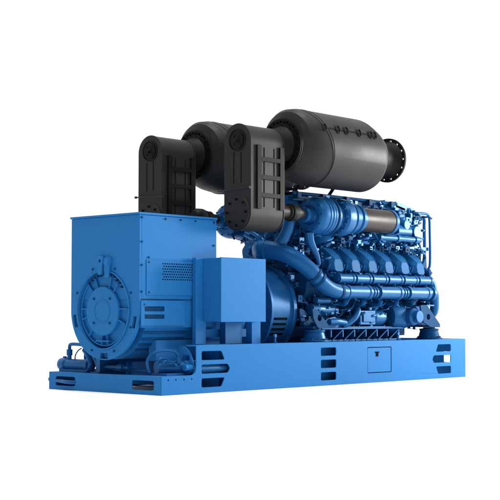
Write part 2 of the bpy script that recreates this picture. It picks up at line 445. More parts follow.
s.tube([(0.09, 0.26, 0.20), (0.07, 0.27, 0.31), (0.12, 0.24, 0.385), (0.20, 0.20, 0.405), (0.30, 0.16, 0.40), (0.345, 0.14, 0.36), (0.35, 0.14, 0.30)], 0.014, 10)
s.lathe([(0, .0), (0, .022), (.06, .022), (.06, 0)], (0.35, 0.14, 0.34), (0, 0, -1), 10)
s.tube([(0.12, 0.20, 0.27), (0.16, 0.19, 0.33), (0.23, 0.16, 0.32), (0.30, 0.13, 0.27)], 0.009, 10)
s.tube([(0.15, 0.16, 0.27), (0.19, 0.15, 0.31), (0.25, 0.13, 0.30), (0.29, 0.12, 0.27)], 0.007, 10)
s.build('pump_hose', CAST, p2, split=True)
s = MB()
s.plate(rpoly([(0.02, 0.165), (0.26, 0.165), (0.26, 0.42), (0.17, 0.45), (0.09, 0.40), (0.04, 0.30)], 0.05), [rrect(0.09, 0.19, 0.24, 0.36, 0.012)], YZ(0.445), (0.012, 0, 0))
s.cyl((0.35, 0.06, 0.245), (0.44, 0.06, 0.245), 0.03, 14)
s.build('frame_gusset', BLUE, p2, bevel=0.002)

# ---------------- engine
e = MB()
e.box(2.30, 4.42, 0.47, 1.17, 0.50, 1.20)                       # crankcase
e.prism([(0.60, 1.18), (0.40, 1.20), (0.30, 1.12), (0.32, 0.98), (0.47, 0.80), (1.17, 0.80), (1.32, 0.98), (1.34, 1.12), (1.24, 1.20), (1.04, 1.18)], YZ(2.42), (2.30, 0, 0))
e.box(2.45, 4.60, 0.58, 1.06, 1.18, 1.55)                       # valley
eng = e.build('engine', DEEP, SET, bevel=0.008)
e = MB(); e.prism([(0.52, 0.51), (0.60, 0.30), (0.72, 0.26), (0.92, 0.26), (1.04, 0.30), (1.12, 0.51)], YZ(2.40), (2.0, 0, 0)); e.build('oil_pan', DEEP, eng, bevel=0.02)

# cylinder heads and covers, six on each bank
HX0, HP = 2.87, 0.308
def head_cover(x, mirror):
    """octagonal cover lying across the bank, ending in a flat bright cap"""
    m = MB()
    rows = []
    for (uy, uz), (ly, lz), w in (((.60, 1.570), (.57, 1.38), .100), ((.575, 1.585), (.54, 1.36), .122), ((.36, 1.455), (.34, 1.225), .122),
                                  ((.285, 1.400), (.275, 1.205), .110), ((.240, 1.350), (.215, 1.215), .072)):
        row = []
        for a_, q in ((1, .15), (1, .66), (.62, 1), (-.62, 1), (-1, .66), (-1, .15), (-.6, 0), (.6, 0)):
            row.append(m.bm.verts.new((x + w * a_, ly + (uy - ly) * q, lz + (uz - lz) * q)))
        rows.append(row)
    for A, B in zip(rows, rows[1:]):
        for k in range(8):
            j = (k + 1) % 8; m.bm.faces.new((A[k], A[j], B[j], B[k]))
    m.bm.faces.new(list(reversed(rows[0]))); m.bm.faces.new(rows[-1])
    p0 = Vector((0.58, 1.50)); p1 = Vector((0.30, 1.33)); n = Vector((-.5, .86))
    for dx in (-.10, .10):
        for t in (.12, .5):
            c = p0 + (p1 - p0) * t + n * 0.055; m.cyl((x + dx, c.x, c.y), (x + dx, c.x + n.x * .03, c.y + n.y * .03), .011, 6)
    return m.build('head_cover', COVER, eng, ang=20, bevel=0.006, mirror=mirror)
def head_detail(x, mirror, rnd):
    m = MB()
    # head casting beneath, ports, injector cap and studs
    m.prism([(0.56, 1.18), (0.56, 1.32), (0.30, 1.22), (0.24, 1.16), (0.26, 1.08), (0.40, 1.02)], YZ(x - 0.135), (0.27, 0, 0))
    m.lathe([(0, .035), (.05, .035), (.06, .022), (.09, .022), (.09, 0)], (x - 0.02, 0.46, 1.51), (0, -0.35, 1), 12)
    for dx in (-0.128, 0.128):
        m.cyl((x + dx, 0.29, 1.21), (x + dx, 0.25, 1.30), 0.013, 8)
        m.cyl((x + dx, 0.36, 1.24), (x + dx, 0.34, 1.36), 0.012, 8)
    m.tube([(x + 0.125, 0.50, 1.46), (x + 0.14, 0.42, 1.47), (x + 0.15, 0.33, 1.38), (x + 0.145, 0.28, 1.27)], 0.010, 8)
    m.tube([(x - 0.09, 0.24, 1.20), (x - 0.07, 0.20, 1.17), (x - 0.05, 0.19, 1.20)], 0.012, 8)
    return m.build('cylinder_head', CAST, eng, bevel=0.003, mirror=mirror)
rnd = random.Random(11)
for mir in (False, True):
    for k in range(6):
        head_cover(HX0 + HP * k, mir); head_detail(HX0 + HP * k, mir, rnd)

def coolant_side(mirror):
    m = MB()
    y, z, r = 0.125, 0.992, 0.070
    for x0, x1 in ((2.86, 3.26), (3.42, 3.83), (3.98, 4.38)):
        m.lathe([(0, 0), (0, r + .010), (.035, r + .010), (.045, r), (x1 - x0 - .045, r), (x1 - x0 - .035, r + .010), (x1 - x0, r + .010), (x1 - x0, 0)], (x0, y, z), (1, 0, 0), 32)
    m.cyl((2.80, y, z), (4.47, y, z), r * 0.80, 28)
    for x in (3.31, 3.36, 3.88, 3.93): m.cyl((x, y, z), (x + .02, y, z), r * 0.93, 24)
    m.build('coolant_manifold', CAST, eng, mirror=mirror)
    m = MB()
    y2, z2, r2 = 0.165, 1.138, 0.052
    for k in range(6):
        x0 = 2.76 + 0.296 * k
        m.lathe([(0, 0), (0, r2 + .008), (.025, r2 + .008), (.03, r2), (.23, r2), (.235, r2 + .008), (.262, r2 + .008), (.262, 0)], (x0, y2, z2), (1, 0, 0), 24)
    m.cyl((2.74, y2, z2), (4.50, y2, z2), r2 * 0.8, 20)
    m.build('inlet_rail', CAST, eng, mirror=mirror)
    m = MB()
    for k in range(6):
        x = 2.88 + HP * k
        m.tube([(x, 0.17, 1.13), (x, 0.20, 1.06), (x, 0.26, 1.05)], 0.035, 12)
        m.box(x - 0.055, x + 0.055, 0.19, 0.215, 1.00, 1.10)
        m.tube([(x, 0.13, 0.90), (x + .02, 0.18, 0.86), (x + .02, 0.30, 0.88)], 0.028, 10)
        m.box(x + 0.115, x + 0.125, 0.20, 0.36, 0.90, 1.12)
    m.build('branch_pipe', CAST, eng, bevel=0.002, mirror=mirror, split=True)
    m = MB()      # big charge pipe sweeping down to the manifold
    P = [(2.66, 0.62, 1.42), (2.68, 0.40, 1.36), (2.70, 0.27, 1.26), (2.72, 0.19, 1.16), (2.75, 0.15, 1.07), (2.78, 0.13, 1.02), (2.85, 0.125, 0.992), (2.90, 0.125, 0.992)] if mirror else [(2.03, 0.62, 1.445), (2.08, 0.46, 1.425), (2.17, 0.30, 1.355), (2.33, 0.20, 1.225), (2.48, 0.16, 1.09), (2.62, 0.14, 1.02), (2.78, 0.128, 0.992), (2.90, 0.125, 0.992)]
    m.tube(P, [.098, .096, .092, .088, .086, .081, .076, .072], 28, 6)
    m.build('charge_pipe', CAST, eng, mirror=mirror)
    m = MB()
    def clamp(p, q, r):
        p = Vector(p); d = (Vector(q) - p).normalized(); m.lathe([(0, r * .9), (0, r), (.03, r), (.03, r * .9)], p, d, 28)
    clamp((2.385, 0.182, 1.175), (2.50, 0.15, 1.07), .097); clamp((2.44, 0.167, 1.125), (2.52, 0.15, 1.06), .096); clamp((2.74, 0.130, 0.992), (2.80, 0.127, 0.992), .084)
    m.build('pipe_clamp', DEEP, eng, mirror=mirror, split=True)
for mir in (False, True): coolant_side(mir)

# cross pipes and plenum over the flywheel end
m = MB()
m.tube([(2.05, 0.585, 1.440), (2.09, 0.66, 1.445), (2.20, 0.76, 1.42), (2.40, 0.80, 1.38)], [.09, .105, .10, .09], 24)
m.lathe([(0, .09), (0, .118), (.02, .118), (.02, .09)], (2.06, 0.57, 1.44), (-.45, .89, .02), 32)
m.cyl((2.30, 0.60, 1.42), (2.34, 0.54, 1.78), 0.07, 20)
m.box(2.42, 2.62, 0.56, 1.08, 1.20, 1.56); m.box(2.22, 2.46, 0.64, 0.86, 1.46, 1.54); m.box(2.20, 2.50, 0.60, 0.90, 1.545, 1.56)
m.build('crossover_pipe', CAST, eng, bevel=0.006)
m = MB()
m.tube([(2.20, 0.34, 1.90), (2.18, 0.34, 1.74), (2.16, 0.38, 1.60), (2.12, 0.46, 1.46)], [.060, .062, .062, .07], 18)
m.tube([(2.36, 0.22, 1.62), (2.38, 0.22, 1.52), (2.46, 0.20, 1.38), (2.50, 0.20, 1.28)], [.05, .045, .03, .02], 10, 4)
m.build('oil_drain_pipe', CAST, eng, split=True)
def single(nm, f, mt=None):
    q = MB(); f(q); q.build(nm, mt or CAST, eng, bevel=0.003)
single('vee_cover', lambda q: q.prism(rpoly([(0.68, 1.34), (0.97, 1.34), (0.99, 1.45), (0.92, 1.53), (0.74, 1.53), (0.68, 1.48)], .03), YZ(2.13), (0.16, 0, 0)))
single('vee_plug', lambda q: q.lathe([(0, .06), (.03, .06), (.035, .045), (.06, .045), (.06, 0)], (2.13, 0.86, 1.44), (-1, 0, 0), 18))
single('vee_plug', lambda q: q.lathe([(0, .03), (.04, .03), (.04, 0)], (2.13, 0.76, 1.50), (-1, 0, 0), 6))
single('cross_strut', lambda q: q.tube([(2.30, 1.10, 1.64), (2.34, 0.92, 1.55), (2.40, 0.80, 1.42)], .030, 12, 3))
single('cross_strut', lambda q: q.tube([(2.30, 1.02, 1.66), (2.30, 0.86, 1.58), (2.32, 0.74, 1.46)], .022, 10, 3))
single('cross_strut', lambda q: q.tube([(2.42, 1.04, 1.34), (2.36, 0.98, 1.50), (2.30, 0.90, 1.60)], .024, 10, 3))
single('vee_plug', lambda q: q.lathe([(0, .045), (.03, .05), (.06, .045), (.075, .02), (.08, 0)], (2.24, 0.70, 1.585), (-.5, -.6, .4), 16))
single('vee_plug', lambda q: q.lathe([(0, .045), (.03, .05), (.06, .045), (.075, .02), (.08, 0)], (2.36, 0.66, 1.585), (-.5, -.6, .4), 16))
single('vee_plug', lambda q: q.lathe([(0, .035), (.03, .04), (.06, .035), (.065, 0)], (2.26, 0.86, 1.56), (-.6, -.5, .3), 14))
single('vee_bracket', lambda q: (q.box(2.40, 2.44, 0.90, 1.12, 1.24, 1.62), q.box(2.38, 2.40, 0.94, 1.08, 1.30, 1.38)))
# long charge-air cooler in the valley
m = MB()
m.prism(rpoly([(0.52, 1.56), (1.12, 1.56), (1.16, 1.90), (1.08, 2.06), (0.56, 2.06), (0.48, 1.90)], 0.05, 4), YZ(2.52), (1.88, 0, 0))
for k in range(7): m.box(2.60 + k * 0.27, 2.64 + k * 0.27, 0.47, 1.17, 1.60, 2.063)
for k in range(5): m.box(2.55 + k * 0.4, 2.75 + k * 0.4, 0.60, 0.75, 2.05, 2.085)
m.build('charge_air_cooler', CAST, eng, bevel=0.006)
m = MB(); m.box(2.34, 4.34, 0.43, 0.50, 1.98, 2.03); m.tube([(2.3, 0.40, 2.055), (3.0, 0.42, 2.06), (3.7, 0.42, 2.055), (4.2, 0.42, 2.05)], 0.018, 10)
for k in range(5): m.box(2.36 + k * .42, 2.42 + k * .42, 0.375, 0.45, 2.0, 2.07)
m.build('cable_tray', DEEP, eng, bevel=0.002)

# turbochargers, air cleaners, exhaust pipes
def turbo(mirror):
    o = (2.24, 0.20, 1.805)
    t = MB()
    t.lathe([(0.0, 0.0), (0.0, 0.075), (0.012, 0.083), (0.030, 0.083), (0.036, 0.074), (0.10, 0.074), (0.112, 0.090), (0.095, 0.108), (0.092, 0.150), (0.105, 0.176), (0.135, 0.193), (0.170, 0.200), (0.215, 0.201), (0.220, 0.193), (0.232, 0.193), (0.237, 0.201), (0.262, 0.201), (0.267, 0.193), (0.279, 0.193), (0.284, 0.201), (0.312, 0.201), (0.318, 0.206), (0.340, 0.206), (0.345, 0.196),
             (0.35, 0.186), (0.375, 0.186), (0.38, 0.196), (0.405, 0.196), (0.41, 0.186), (0.435, 0.182), (0.45, 0.150), (0.52, 0.150), (0.53, 0.185), (0.56, 0.203), (0.64, 0.205), (0.68, 0.195), (0.69, 0.160), (0.73, 0.155),
             (0.74, 0.172), (0.80, 0.172), (0.81, 0.150), (0.85, 0.150), (0.86, 0.165), (0.89, 0.165), (0.90, 0.13), (0.95, 0.13), (0.95, 0)], o, (1, 0, 0), 64)
    t.tube([(2.66, 0.24, 1.66), (2.68, 0.36, 1.60), (2.70, 0.48, 1.60)], [.10, .10, .11], 18)
    tb_ = t.build('turbocharger', CAST, eng, ang=24, mirror=mirror)
    t = MB(); t.bolts((2.345, 0.20, 1.805), (-1, 0, 0), 0.165, 10, 0.010, 0.014); t.bolts((2.72, 0.20, 1.805), (1, 0, 0), 0.19, 14, 0.010, 0.05)
    t.lathe([(0, .207), (0, .214), (.016, .214), (.016, .207)], (2.60, .20, 1.805), (1, 0, 0), 48)
    t.build('turbo_bolt', DEEP, eng, mirror=mirror, split=True)
    t = MB(); t.lathe([(0, 0), (0, .128), (.006, .133), (0.555, .133), (.56, .128), (.56, 0)], (3.175, 0.20, 1.803), (1, 0, 0), 56)
    t.build('air_filter', BRONZE, eng, mirror=mirror)
    t = MB(); t.lathe([(0, .130), (0, .140), (.025, .140), (.025, .130)], (3.16, 0.20, 1.803), (1, 0, 0), 56)
    t.lathe([(0, .11), (0, .140), (.02, .142), (.05, .138), (.06, .10), (.10, .095), (.12, 0)], (3.725, 0.20, 1.803), (1, 0, 0), 56)
    t.build('filter_clamp', CAST, eng, mirror=mirror, split=True)
    t = MB()
    t.lathe([(0, 0), (0, .062), (.26, .062), (.26, .078), (.285, .078), (.285, 0)], (1.70, 0.175, 1.815), (1, 0.02, 0), 28)
    t.lathe([(0, 0), (0, .080), (.045, .086), (.065, .086), (.075, .068), (.14, .058), (.18, .05), (.18, 0)], (2.03, 0.185, 1.812), (1, 0.02, 0), 28)
    t.build('exhaust_pipe', TAN, eng, mirror=mirror)
    t = MB()
    t.lathe([(0, 0), (0, .092), (.028, .096), (.045, .092), (.045, 0)], (1.985, 0.182, 1.812), (1, 0.02, 0), 28)
    t.build('pipe_collar', BLACKD, eng, mirror=mirror)
for mir in (False, True): turbo(mir)

# far end of the engine: thermostat housing, plates, vertical pipes
m = MB()
m.box(4.40, 4.62, 0.42, 1.22, 1.20, 1.90)
m.lathe([(0, 0), (0, .10), (.06, .10), (.06, .075), (.16, .075), (.16, 0)], (4.40, 0.42, 1.72), (0, -1, 0), 20)
m.lathe([(0, 0), (0, .085), (.05, .085), (.05, .06), (.14, .06), (.14, 0)], (4.22, 0.42, 1.80), (0, -1, 0), 20)
m.cyl((4.05, 0.36, 1.72), (4.45, 0.36, 1.72), 0.085, 20)
m.build('thermostat_housing', CAST, eng, bevel=0.008)
m = MB()
for x0, zz, ln in ((3.98, 2.075, 0.42), (4.20, 2.07, 0.40)):
    M = Matrix.Translation(Vector((x0, 0.44, zz))) @ Matrix.Rotation(R(11), 4, 'Y')
    m.box(0, ln, 0, 0.42, -0.012, 0.012, M); m.box(0.004, ln - .004, -0.012, -0.0015, -0.055, 0.015, M)
m.plate([(4.10, 1.80), (4.60, 1.80), (4.60, 1.93), (4.10, 2.03)], [circ(4.42, 1.87, 0.028, 12)], XZ(0.46), (0, 0.02, 0))
m.build('upper_bracket', CAST, eng, bevel=0.003, split=True)
m = MB()
for cx, cz, r0, r1 in ((4.10, 1.80, .035, .06), (4.25, 1.82, .04, .075), (4.36, 1.97, .022, .042), (3.98, 1.80, .03, .05)):
    m.lathe([(0, r0), (0, r1), (.04, r1), (.04, r0), (0, r0)], (cx, 0.38, cz), (0.3, -1, 0), 24)
m.box(3.93, 4.05, 0.34, 0.40, 1.74, 1.86); m.box(4.28, 4.40, 0.34, 0.40, 1.70, 1.90)
m.box(4.40, 4.56, 0.34, 0.44, 1.58, 1.72)
m.build('sensor_block', CAST, eng, bevel=0.006, split=True)
m = MB()
m.tube([(4.55, 0.46, 1.93), (4.72, 0.46, 1.935), (4.80, 0.45, 1.91), (4.80, 0.448, 1.80), (4.80, 0.445, 1.50), (4.80, 0.47, 1.34), (4.78, 0.50, 1.27)], 0.020, 12)
m.tube([(4.60, 0.44, 1.965), (4.78, 0.42, 1.97), (4.85, 0.41, 1.93), (4.85, 0.40, 1.75), (4.85, 0.40, 1.38), (4.84, 0.43, 1.29), (4.80, 0.50, 1.25)], 0.016, 12)
m.box(4.66, 4.86, 0.42, 0.50, 1.52, 1.56)
m.build('vent_pipe', CAST, eng, bevel=0, split=True)
m = MB()
m.cyl((3.62, 0.24, 1.625), (4.42, 0.24, 1.625), 0.032, 16)
for x in (3.606, 3.95, 4.30): m.cyl((x, 0.24, 1.625), (x + 0.05, 0.24, 1.625), 0.044, 16)
m.build('fuel_rail', CAST, eng)
m = MB()
m.tube([(4.36, 0.125, 0.992), (4.50, 0.125, 0.992), (4.545, 0.13, 0.90), (4.545, 0.15, 0.76), (4.50, 0.28, 0.70)], [.068, .066, .056, .050, .05], 20)
m.tube([(4.40, 0.165, 1.150), (4.52, 0.16, 1.13), (4.555, 0.15, 1.04), (4.55, 0.14, 0.96)], [.046, .046, .045, .045], 18)
m.cyl((4.44, 0.125, .992), (4.47, 0.125, .992), .086, 28)
m.box(4.35, 4.60, 0.10, 0.30, 0.845, 0.86)
m.build('outlet_elbow', CAST, eng)
m = MB()
m.prism([(4.44, 1.20), (4.60, 1.20), (4.62, 1.27), (4.585, 1.30), (4.575, 1.44), (4.50, 1.34), (4.44, 1.32)], XZ(0.26), (0, 0.03, 0))
m.lathe([(0, 0), (0, .045), (.05, .045), (.06, .02), (.08, 0)], (4.57, 0.26, 1.24), (0.3, -1, 0), 14)
m.build('end_bracket', DEEP, eng, bevel=0.004)
# front-end gear case / water pump
m = MB()
m.lathe([(0, 0), (0, .30), (.06, .32), (.22, .32), (.26, .27), (.34, .25), (.36, .12), (.44, .11), (.44, 0)], (4.50, 0.75, 0.90), (1, 0, 0), 40)
m.lathe([(0, 0), (0, .175), (.05, .19), (.20, .19), (.24, .15), (.34, .13), (.36, 0)], (3.86, 0.36, 0.715), (1, -0.1, 0), 32)
m.lathe([(0, 0), (0, .10), (.16, .10), (.18, .07), (.24, .07), (.24, 0)], (4.10, 0.26, 0.72), (0, -1, 0), 24)
m.build('water_pump', CAST, eng, bevel=0.004)

# engine side: rail, gussets, covers, filters, lots of small fittings
def scatter(zone, n, xr, yr, zr, rnd, mirror, sc):
    """individual small fittings bolted over one zone of the engine"""
    for j in range(n):
        x, y, z = rnd.uniform(*xr), rnd.uniform(*yr), rnd.uniform(*zr)
        m = MB(); k = rnd.random(); u = lambda a_, b_: rnd.uniform(a_, b_) * sc
        if k < .24:
            r_ = u(.010, .024); m.cyl((x, y + .05, z), (x, y, z), r_ * 1.4, 12); m.cyl((x, y, z), (x, y - u(.01, .04), z), r_, 6); nm = '_plug'
        elif k < .44:
            a_, c_ = u(.02, .05), u(.02, .045); t_ = .006
            m.box(x - a_, x + a_, y, y + t_, z - c_, z + c_); m.box(x - a_, x + a_, y - u(.02, .05), y - .0005, z - c_, z - c_ + t_); m.cyl((x, y, z), (x, y - .012, z), .009, 6); nm = '_bracket'
        elif k < .64:
            L_ = u(.03, .07); dx, dy = u(-.03, .03), u(-.02, .02); m.cyl((x - dx, y - dy, z - L_), (x + dx, y + dy, z + L_), u(.006, .013), 10)
            m.cyl((x + dx * .8, y + dy * .8, z + L_ * .8), (x + dx, y + dy, z + L_ * 1.05), .016 * sc, 6); nm = '_stud'
        elif k < .84:
            d_ = rnd.choice((-1, 1)); q_ = u(.03, .06); r_ = u(.010, .020)
            m.tube([(x, y + .06, z), (x, y - q_ * .5, z), (x + d_ * q_ * .4, y - q_, z), (x + d_ * q_ * 1.5, y - q_, z + u(-.02, .02))], r_, 10, 4)
            m.cyl((x, y - .002, z), (x, y + .012, z), r_ * 1.5, 12); nm = '_elbow'
        else:
            a_, b_, c_ = u(.018, .045), u(.02, .04), u(.012, .03); m.box(x - a_, x + a_, y - b_, y + b_, z - c_, z + c_)
            m.box(x - a_ * .8, x + a_ * .8, y - b_ - .006, y - b_, z - c_ * .75, z + c_ * .75); nm = '_cover'
        m.build(zone + nm, CAST if rnd.random() < .7 else DEEP, eng, bevel=0.0025, mirror=mirror)

def low_side(mirror, seed):
    rnd = random.Random(seed)
    m = MB()
    m.box(2.55, 4.02, 0.20, 0.24, 0.585, 0.600); m.box(2.55, 4.02, 0.23, 0.47, 0.600, 0.612)
    x = 2.72
    while x < 3.98:
        m.prism([(0.22, 0.58), (0.22, 0.50), (0.30, 0.45), (0.47, 0.45), (0.47, 0.58)], YZ(x), (0.018, 0, 0)); x += 0.205
    m.box(2.60, 4.05, 0.26, 0.50, 0.452, 0.47)
    for k in range(6):
        x = 2.73 + .205 * k; m.tube([(x, .215, .46), (x + .19, .215, .58)], .008, 8, 1)
    m.build('side_rail', CAST, eng, bevel=0.002, mirror=mirror)
    m = MB()
    for k in range(6):                                   # crankcase doors
        x = 2.52 + 0.335 * k
        m.plate(rrect(x, x + 0.27, 0.66, 0.84, 0.03), [], XZ(0.445), (0, 0.03, 0))
        for bx in (x + .03, x + .24):
            for bz in (0.69, 0.81): m.cyl((bx, 0.445, bz), (bx, 0.425, bz), 0.012, 6)
    m.build('crankcase_door', CAST, eng, bevel=0.004, mirror=mirror, split=True)
    m = MB()                                             # starter motor, oil cooler box, diagonal pipe, pump
    m.lathe([(0, 0), (0, .065), (.10, .075), (.12, .06), (.36, .06), (.38, .05), (.40, 0)], (2.46, 0.30, 0.80), (1, 0, 0), 22)
    m.lathe([(0, 0), (0, .035), (.22, .035), (.24, 0)], (2.50, 0.25, 0.90), (1, 0, 0), 16)
    m.build('starter_motor', CAST, eng, mirror=mirror)
    m = MB()
    m.box(3.24, 3.52, 0.22, 0.42, 0.630, 0.790); m.box(3.28, 3.48, 0.205, 0.22, 0.66, 0.77)
    m.lathe([(0, 0), (0, .095), (.03, .10), (.16, .10), (.18, .08), (.22, .08), (.22, 0)], (3.54, 0.32, 0.71), (1, 0, 0), 26)
    m.build('oil_cooler', CAST, eng, bevel=0.008, mirror=mirror)
    m = MB()
    m.tube([(2.92, 0.22, 0.625), (3.00, 0.20, 0.65), (3.10, 0.18, 0.72), (3.17, 0.20, 0.80), (3.20, 0.30, 0.85)], [.03, .035, .035, .035, .03], 14)
    m.tube([(2.62, 0.16, 0.665), (2.75, 0.15, 0.67), (2.90, 0.17, 0.655)], 0.035, 14)
    m.prism([(2.58, 0.61), (2.96, 0.61), (2.96, 0.66), (2.80, 0.72), (2.70, 0.705), (2.58, 0.66)], XZ(0.23), (0, 0.03, 0))
    m.build('oil_pipe', CAST, eng, bevel=0.002, mirror=mirror)
    # tight runs of small bore pipe
    for j in range(16):
        m = MB(); x = rnd.uniform(2.5, 4.2); z = rnd.uniform(0.64, 0.88); y = rnd.uniform(0.20, 0.34)
        P = [(x, y + .12, z)]
        for q in range(4):
            P.append((P[-1][0] + rnd.uniform(.02, .14), y + rnd.uniform(-.04, .04), P[-1][2] + rnd.uniform(-.08, .08)))
        P = [(a_, b_, min(max(c_, 0.60), 0.93)) for a_, b_, c_ in P]
        m.tube(P, rnd.choice((.008, .011, .014)), 8, 4); m.build('small_pipe', CAST, eng, mirror=mirror)
    f_ = 0.2 if mirror else 1
    scatter('crankcase', int(150 * f_), (2.42, 4.40), (0.24, 0.42), (0.60, 0.93), rnd, mirror, 0.8)
    scatter('valley', int(150 * f_), (2.35, 4.50), (0.28, 0.55), (1.50, 1.72), rnd, mirror, 0.9)
    scatter('coupling', int(110 * f_), (2.28, 2.72), (0.30, 0.50), (0.62, 1.05 if mirror else 1.50), rnd, mirror, 0.9)
    if not mirror: scatter('manifold', 60, (2.14, 2.45), (0.42, 0.66), (1.34, 1.76), rnd, mirror, 1.0)
    if not mirror: scatter('cooler', 80, (2.62, 4.40), (0.40, 0.50), (1.90, 2.05), rnd, mirror, 0.9)
    scatter('rail', int(90 * f_), (2.75, 4.45), (0.19, 0.32), (1.02, 1.26), rnd, mirror, 0.55)
    for j in range(14):
        m = MB(); x = rnd.uniform(2.35, 4.2); y = rnd.uniform(0.24, 0.36)
        P = [(x, y + .15, 1.58)]
        for q in range(4): P.append((P[-1][0] + rnd.uniform(.03, .16), y + rnd.uniform(-.04, .04), 1.60 + rnd.uniform(-.07, .09)))
        m.tube(P, rnd.choice((.008, .011, .016)), 8, 4); m.build('small_pipe', CAST, eng, mirror=mirror)
low_side(False, 5); low_side(True, 6)
# front lower end fittings
scatter('gear_case', 90, (4.30, 4.64), (0.32, 0.46), (1.22, 2.0), random.Random(9), False, 1.0)

# engine mounts
def mount(x, y, mirror, front):
    m = MB()
    m.lathe([(0, 0), (0, .155), (.018, .155), (.018, .125), (.05, .120), (.10, .105), (.108, .115), (.122, .115), (.128, .07), (.14, .07), (.14, 0)], (x, y, H2), (0, 0, 1), 32)
    m.bolts((x, y, H2 + .018), (0, 0, 1), 0.138, 6, 0.014, 0.018)
    mo = m.build('engine_mount', DEEP if not front else CAST, eng, bevel=0.003, mirror=mirror)
    m = MB(); s_ = -1 if front else 1
    P = [(x + s_ * 0.10, H2 + .140), (x + s_ * 0.10, H2 + .175), (x - s_ * 0.16, H2 + 0.40), (x - s_ * 0.30, H2 + 0.40), (x - s_ * 0.24, H2 + .20), (x - s_ * 0.08, H2 + .140)]
    if front: P = [(x - 0.04, H2 + .141), (x + .12, H2 + .141), (x + .13, H2 + .175), (x - .06, H2 + .34), (x - .14, H2 + .36), (x - .12, H2 + .24)]
    pcx, pcz = sum(p_[0] for p_ in P) / 6, sum(p_[1] for p_ in P) / 6
    H_ = [circ(pcx + (0 if front else -.04), pcz + .02, .035, 14)]
    m.plate(rpoly(P, .03), H_, XZ(y - 0.09), (0, 0.02, 0)); m.plate(rpoly(P, .03), H_, XZ(y + 0.09), (0, 0.02, 0))
    m.box(min(x - .1, x + .1), max(x - .1, x + .1), y - 0.069, y + 0.30, H2 + .142, H2 + .165)
    m.cyl((x, y, H2 + .15), (x, y, H2 + .20), 0.03, 6)
    m.build('mount_bracket', DEEP, eng, bevel=0.003, mirror=mirror)
for mir in (False, True):
    mount(4.482, 0.165, mir, False); mount(2.42, 0.20, mir, True)

# ---------------- exhaust ducts (stadium shaped boxes)
def duct(mirror):
    x0, x1, y, r, zt, zb = 1.200, 1.705, 0.178, 0.178, 2.655, 1.585
    d = MB()
    zc1, zc0 = zt - r, zb + r
    loop = [(y + r * math.cos(R(a_)), zc1 + r * math.sin(R(a_))) for a_ in range(0, 181, 6)] + [(y + r * math.cos(R(a_)), zc0 + r * math.sin(R(a_))) for a_ in range(180, 361, 6)]
    d.prism(loop, YZ(x0 + 0.006), (x1 - x0 - .012, 0, 0))
    for xa in (x0, x1 - 0.010):
        l2 = [(y + (r + .006) * math.cos(R(a_)), zc1 + (r + .006) * math.sin(R(a_))) for a_ in range(0, 181, 6)] + [(y + (r + .006) * math.cos(R(a_)), zc0 + (r + .006) * math.sin(R(a_))) for a_ in range(180, 361, 6)]
        d.prism(l2, YZ(xa), (0.010, 0, 0))
    o = d.build('exhaust_duct', BLACK, SET, bevel=0.003, mirror=mirror)
    # side frame with rungs on both flat sides
    for yy, sg in ((y - r, -1), (y + r, 1)):
        f = MB()
        a0, a1 = sorted((yy + sg * 0.001, yy + sg * 0.020))
        for xa, xb in ((1.285, 1.345), (1.625, 1.680)): f.box(xa, xb, a0, a1, 1.80, 2.44)
        for z in (1.94, 2.12, 2.30): f.box(1.346, 1.624, a0, a1 - .0 if sg > 0 else a1, z - 0.022, z + 0.022)
        for xx in (1.40, 1.55): f.box(xx, xx + .008, min(yy, yy + sg * .006), max(yy, yy + sg * .006), 1.82, 2.42)
        f.build('stiffener_frame', BLACKD, o, bevel=0.002, mirror=mirror)
    f = MB()
    f.lathe([(0, 0.102), (-0.010, 0.102), (-0.010, 0.112), (0, 0.112)], (x0, y, 2.492), (1, 0, 0), 40)
    f.lathe([(0, 0), (-0.014, 0), (-0.014, 0.088), (0, 0.088)], (x0, y, 2.492), (1, 0, 0), 40)
    f.lathe([(-.012, 0), (-.045, 0), (-0.045, 0.022), (-.012, 0.03)], (x0, y, 2.492), (1, 0, 0), 8)
    f.bolts((x0 - 0.012, y, 2.492), (-1, 0, 0), 0.058, 4, 0.010, 0.010, R(45))
    f.build('inspection_cover', BLACKD, o, mirror=mirror)
    f = MB(); f.lathe([(0, 0), (-0.014, 0), (-0.014, 0.166), (0, 0.172)], (x0, y - .0, 1.765), (1, 0, 0), 48)
    f.build('lower_cover', BLACK, o, mirror=mirror)
    f = MB(); f.bolts((x0 - 0.013, y, 1.765), (-1, 0, 0), 0.130, 8, 0.013, 0.012, 0, 8)
    f.build('cover_bolt', GAP, o, mirror=mirror, split=True)
    f = MB()
    for yy in (y - 0.05, y + 0.05): f.box(x0 - 0.003, x0 + .003, yy - 0.003, yy + 0.003, 2.06, 2.37)
    f.build('face_seam', GAP, o, mirror=mirror, split=True)
    f = MB(); f.tube([(x0 - 0.03, y + 0.24, 1.985), (x0 - 0.03, y - .05, 1.998), (x0 - 0.03, y - 0.19, 2.003)], 0.007, 10, 1)
    f.lathe([(0, 0), (0, .014), (.02, .014), (.02, 0)], (x0 - 0.03, y - .18, 2.0025), (0, -1, 0), 6)
    f.build('tie_rod', BLACK, o, mirror=mirror)
    # outlet stub and flange towards the silencer
    f = MB(); f.lathe([(0, 0), (0, .150), (.03, .152), (.08, .165), (.13, .190), (.145, .200), (.150, 0)], (x1 - .01, 0.175, 2.50), (1, 0, 0), 40)
    f.build('outlet_stub', BLACKD, o, mirror=mirror)
for mir in (False, True): duct(mir)

